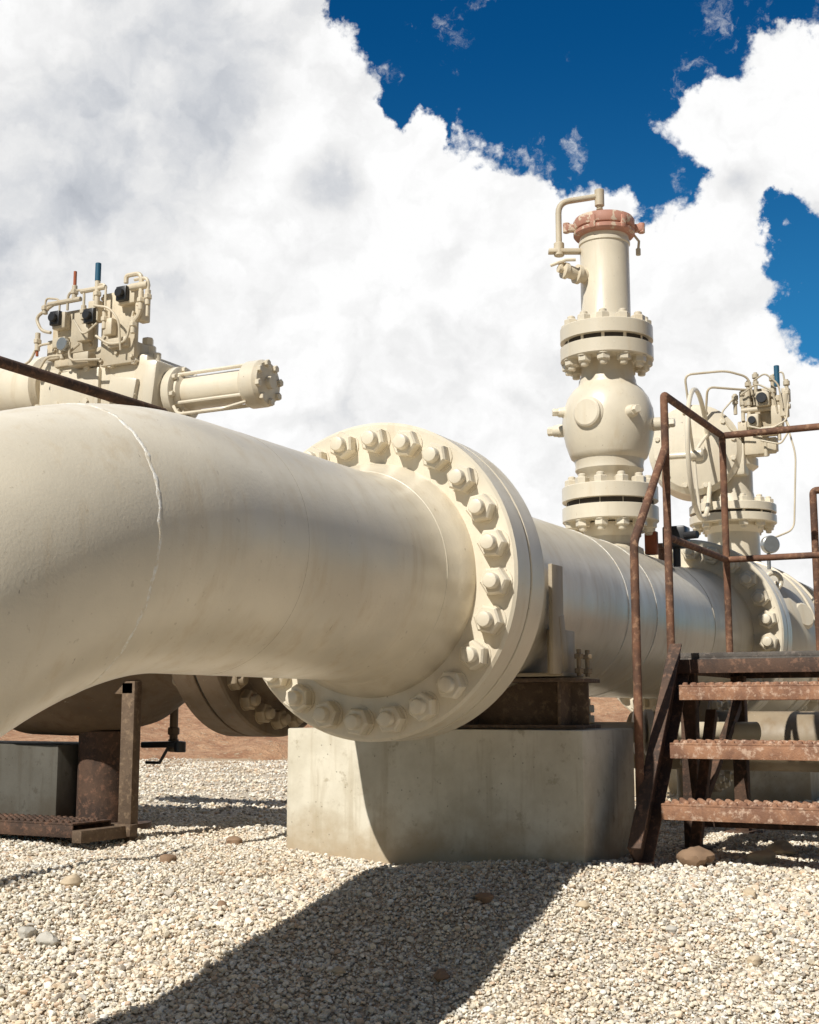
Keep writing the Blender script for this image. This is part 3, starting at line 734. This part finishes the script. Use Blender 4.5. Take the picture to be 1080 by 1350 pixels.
t.l(deep,bg1.inputs[0])
def azel(az,e):
    a=math.radians(-az)+YAW; e=math.radians(e)
    return Vector((-math.sin(a)*math.cos(e),math.cos(a)*math.cos(e),math.sin(e)))
def vscale(v,k):
    x=t.vm('SCALE',v); x.node.inputs['Scale'].default_value=k; return x
wn=t.noise(dirn,12,7,.60,color=True)
warp=t.vm('ADD',dirn,vscale(t.vm('SUBTRACT',wn,(.5,.5,.5)),.085))
def billow(v,scale,detail=2):
    x=t.n('ShaderNodeTexVoronoi',feature='F1'); t.l(v,x.inputs['Vector'])
    x.inputs['Scale'].default_value=scale; x.inputs['Detail'].default_value=detail; x.inputs['Roughness'].default_value=.5
    x.inputs['Lacunarity'].default_value=2.4
    x.normalize=True
    return x.outputs['Distance']
bil=billow(warp,24)
fb=t.noise(dirn,26,9,.62)
edge=t.m('ADD',t.m('MULTIPLY',t.m('SUBTRACT',fb,.5),1.1),t.m('MULTIPLY',t.m('SUBTRACT',bil,.38),.9))
def field(blobs,src=warp):
    out=None
    for az,e,r in blobs:
        d=t.vm('DISTANCE',src,tuple(azel(az,e)))
        v=t.m('MULTIPLY_ADD',d,-1.0/math.radians(r),1.0)
        if out is None: out=v
        else:
            x=t.n('ShaderNodeMath',operation='SMOOTH_MAX'); t.l(out,x.inputs[0]); t.l(v,x.inputs[1]); x.inputs[2].default_value=.25; out=x.outputs[0]
    return out
holes=field([(-2.3,29.8,1.8),(-.6,28.6,2.3),(-.3,26.1,1.6),(2,27,2.9),(5.2,25.6,3.3),(8.2,24.9,3.5),(10.6,22.8,2.6),(11.5,28.2,4.4),(16,30.8,4.6),(6,31.5,6.5),(-1.0,31.5,3.0),(16.8,18.6,1.8),(18.4,16.8,2.9),(10,38,10)])
solid=field([(14.4,23.8,2.5),(17.4,24.9,2.5),(17.4,22.7,2.3),(.2,23.9,1.5)])
wisp=field([(1.8,28.2,1.6),(3.4,29.0,1.2),(14.6,28.9,1.7),(7.8,24.1,1.2),(11.6,22.2,1.0),(-1.0,26.4,1.0),(12.9,26.2,1.2),(5.4,23.3,1.0)])
hv=t.mr(t.m('ADD',holes,edge),-.03,.17)
sv=t.mr(t.m('SUBTRACT',solid,edge),-.02,.20)
wf=t.noise(warp,22,8,.66)
wv2=t.m('MULTIPLY',t.mr(t.m('ADD',t.m('MULTIPLY',wisp,.45),t.m('MULTIPLY',t.m('SUBTRACT',wf,.5),2.6)),.18,.8),.92)
blue=t.m('MULTIPLY',t.m('MULTIPLY',hv,t.m('SUBTRACT',1,sv)),t.m('SUBTRACT',1,wv2))
fwd=t.vm('DOT_PRODUCT',warp,tuple(azel(-2,22)))
bank=t.mr(t.m('ADD',fwd,t.m('MULTIPLY',t.m('SUBTRACT',fb,.5),.25)),.70,.80)
cm=t.m('MULTIPLY',bank,t.m('SUBTRACT',1,blue),clamp=True)
dlt=tuple((azel(-7,30)-azel(0,22))*.13)
warpo=t.vm('ADD',warp,dlt)
def hgt(v): return t.m('SUBTRACT',t.noise(v,8,7,.56),t.m('MULTIPLY',billow(v,14,2),.42))
rel=t.m('SUBTRACT',hgt(warp),hgt(warpo))
greyz=field([(-15,22,7),(-9,25,4.5),(-18,17,5),(-11,28.5,3.5),(-4,22.5,2.0),(14.6,21.8,1.2)],dirn)
gz_=t.mr(t.m('ADD',greyz,t.m('MULTIPLY',t.m('SUBTRACT',t.noise(warp,5,3,.5),.5),2.0)),-.2,1.0)
lum=t.m('ADD',.96,t.m('MULTIPLY',rel,.85))
lum=t.m('SUBTRACT',lum,t.m('MULTIPLY',gz_,.22)); lum=t.m('SUBTRACT',lum,t.m('MULTIPLY',t.mr(t.noise(dirn,4.5,3,.5),.48,.7),.09))
lum=t.m('MINIMUM',t.m('MAXIMUM',lum,.5),1.0)
ccol=t.mix(t.mr(lum,.5,.9),(.88,.93,1.02),(1,1,1))
ccol=t.mix(1.0,ccol,lum,'MULTIPLY')
bg2=t.n('ShaderNodeBackground'); bg2.inputs[1].default_value=1.0; t.l(ccol,bg2.inputs[0])
mx=t.n('ShaderNodeMixShader'); t.l(cm,mx.inputs[0]); t.l(bg1.outputs[0],mx.inputs[1]); t.l(bg2.outputs[0],mx.inputs[2])
bg3=t.n('ShaderNodeBackground'); bg3.inputs[1].default_value=.08
bg3.inputs[0].default_value=(1,.93,.82,1)
back=t.m('MULTIPLY',t.mr(fwd,.62,.35),t.mr(t.noise(dirn,2.6,3,.6),.35,.6),clamp=True)
mx2=t.n('ShaderNodeMixShader'); t.l(back,mx2.inputs[0]); t.l(mx.outputs[0],mx2.inputs[1]); t.l(bg3.outputs[0],mx2.inputs[2])
ow=t.n('ShaderNodeOutputWorld'); t.l(mx2.outputs[0],ow.inputs[0])
try:
    w.cycles.sampling_method='MANUAL'; w.cycles.sample_map_resolution=512
except Exception: pass
sl_=bpy.data.lights.new('sun','SUN'); sl_.energy=5.0; sl_.angle=math.radians(.5); sl_.color=(1,.965,.90)
so=bpy.data.objects.new('sun',sl_); COL.objects.link(so); so.rotation_mode='QUATERNION'
so.rotation_quaternion=Vector((0,0,-1)).rotation_difference(sund); so.location=(-3,-10,10)
# ------------------------------------------------ CAMERA
cd=bpy.data.cameras.new('camera'); cam=bpy.data.objects.new('camera',cd); COL.objects.link(cam)
cd.sensor_fit='HORIZONTAL'; cd.sensor_width=36; cd.lens=36*1750/1080; cd.clip_end=3000; cd.clip_start=.05
cam.location=CAM; cam.rotation_euler=(math.pi/2+PITCH,0,YAW); S.camera=cam
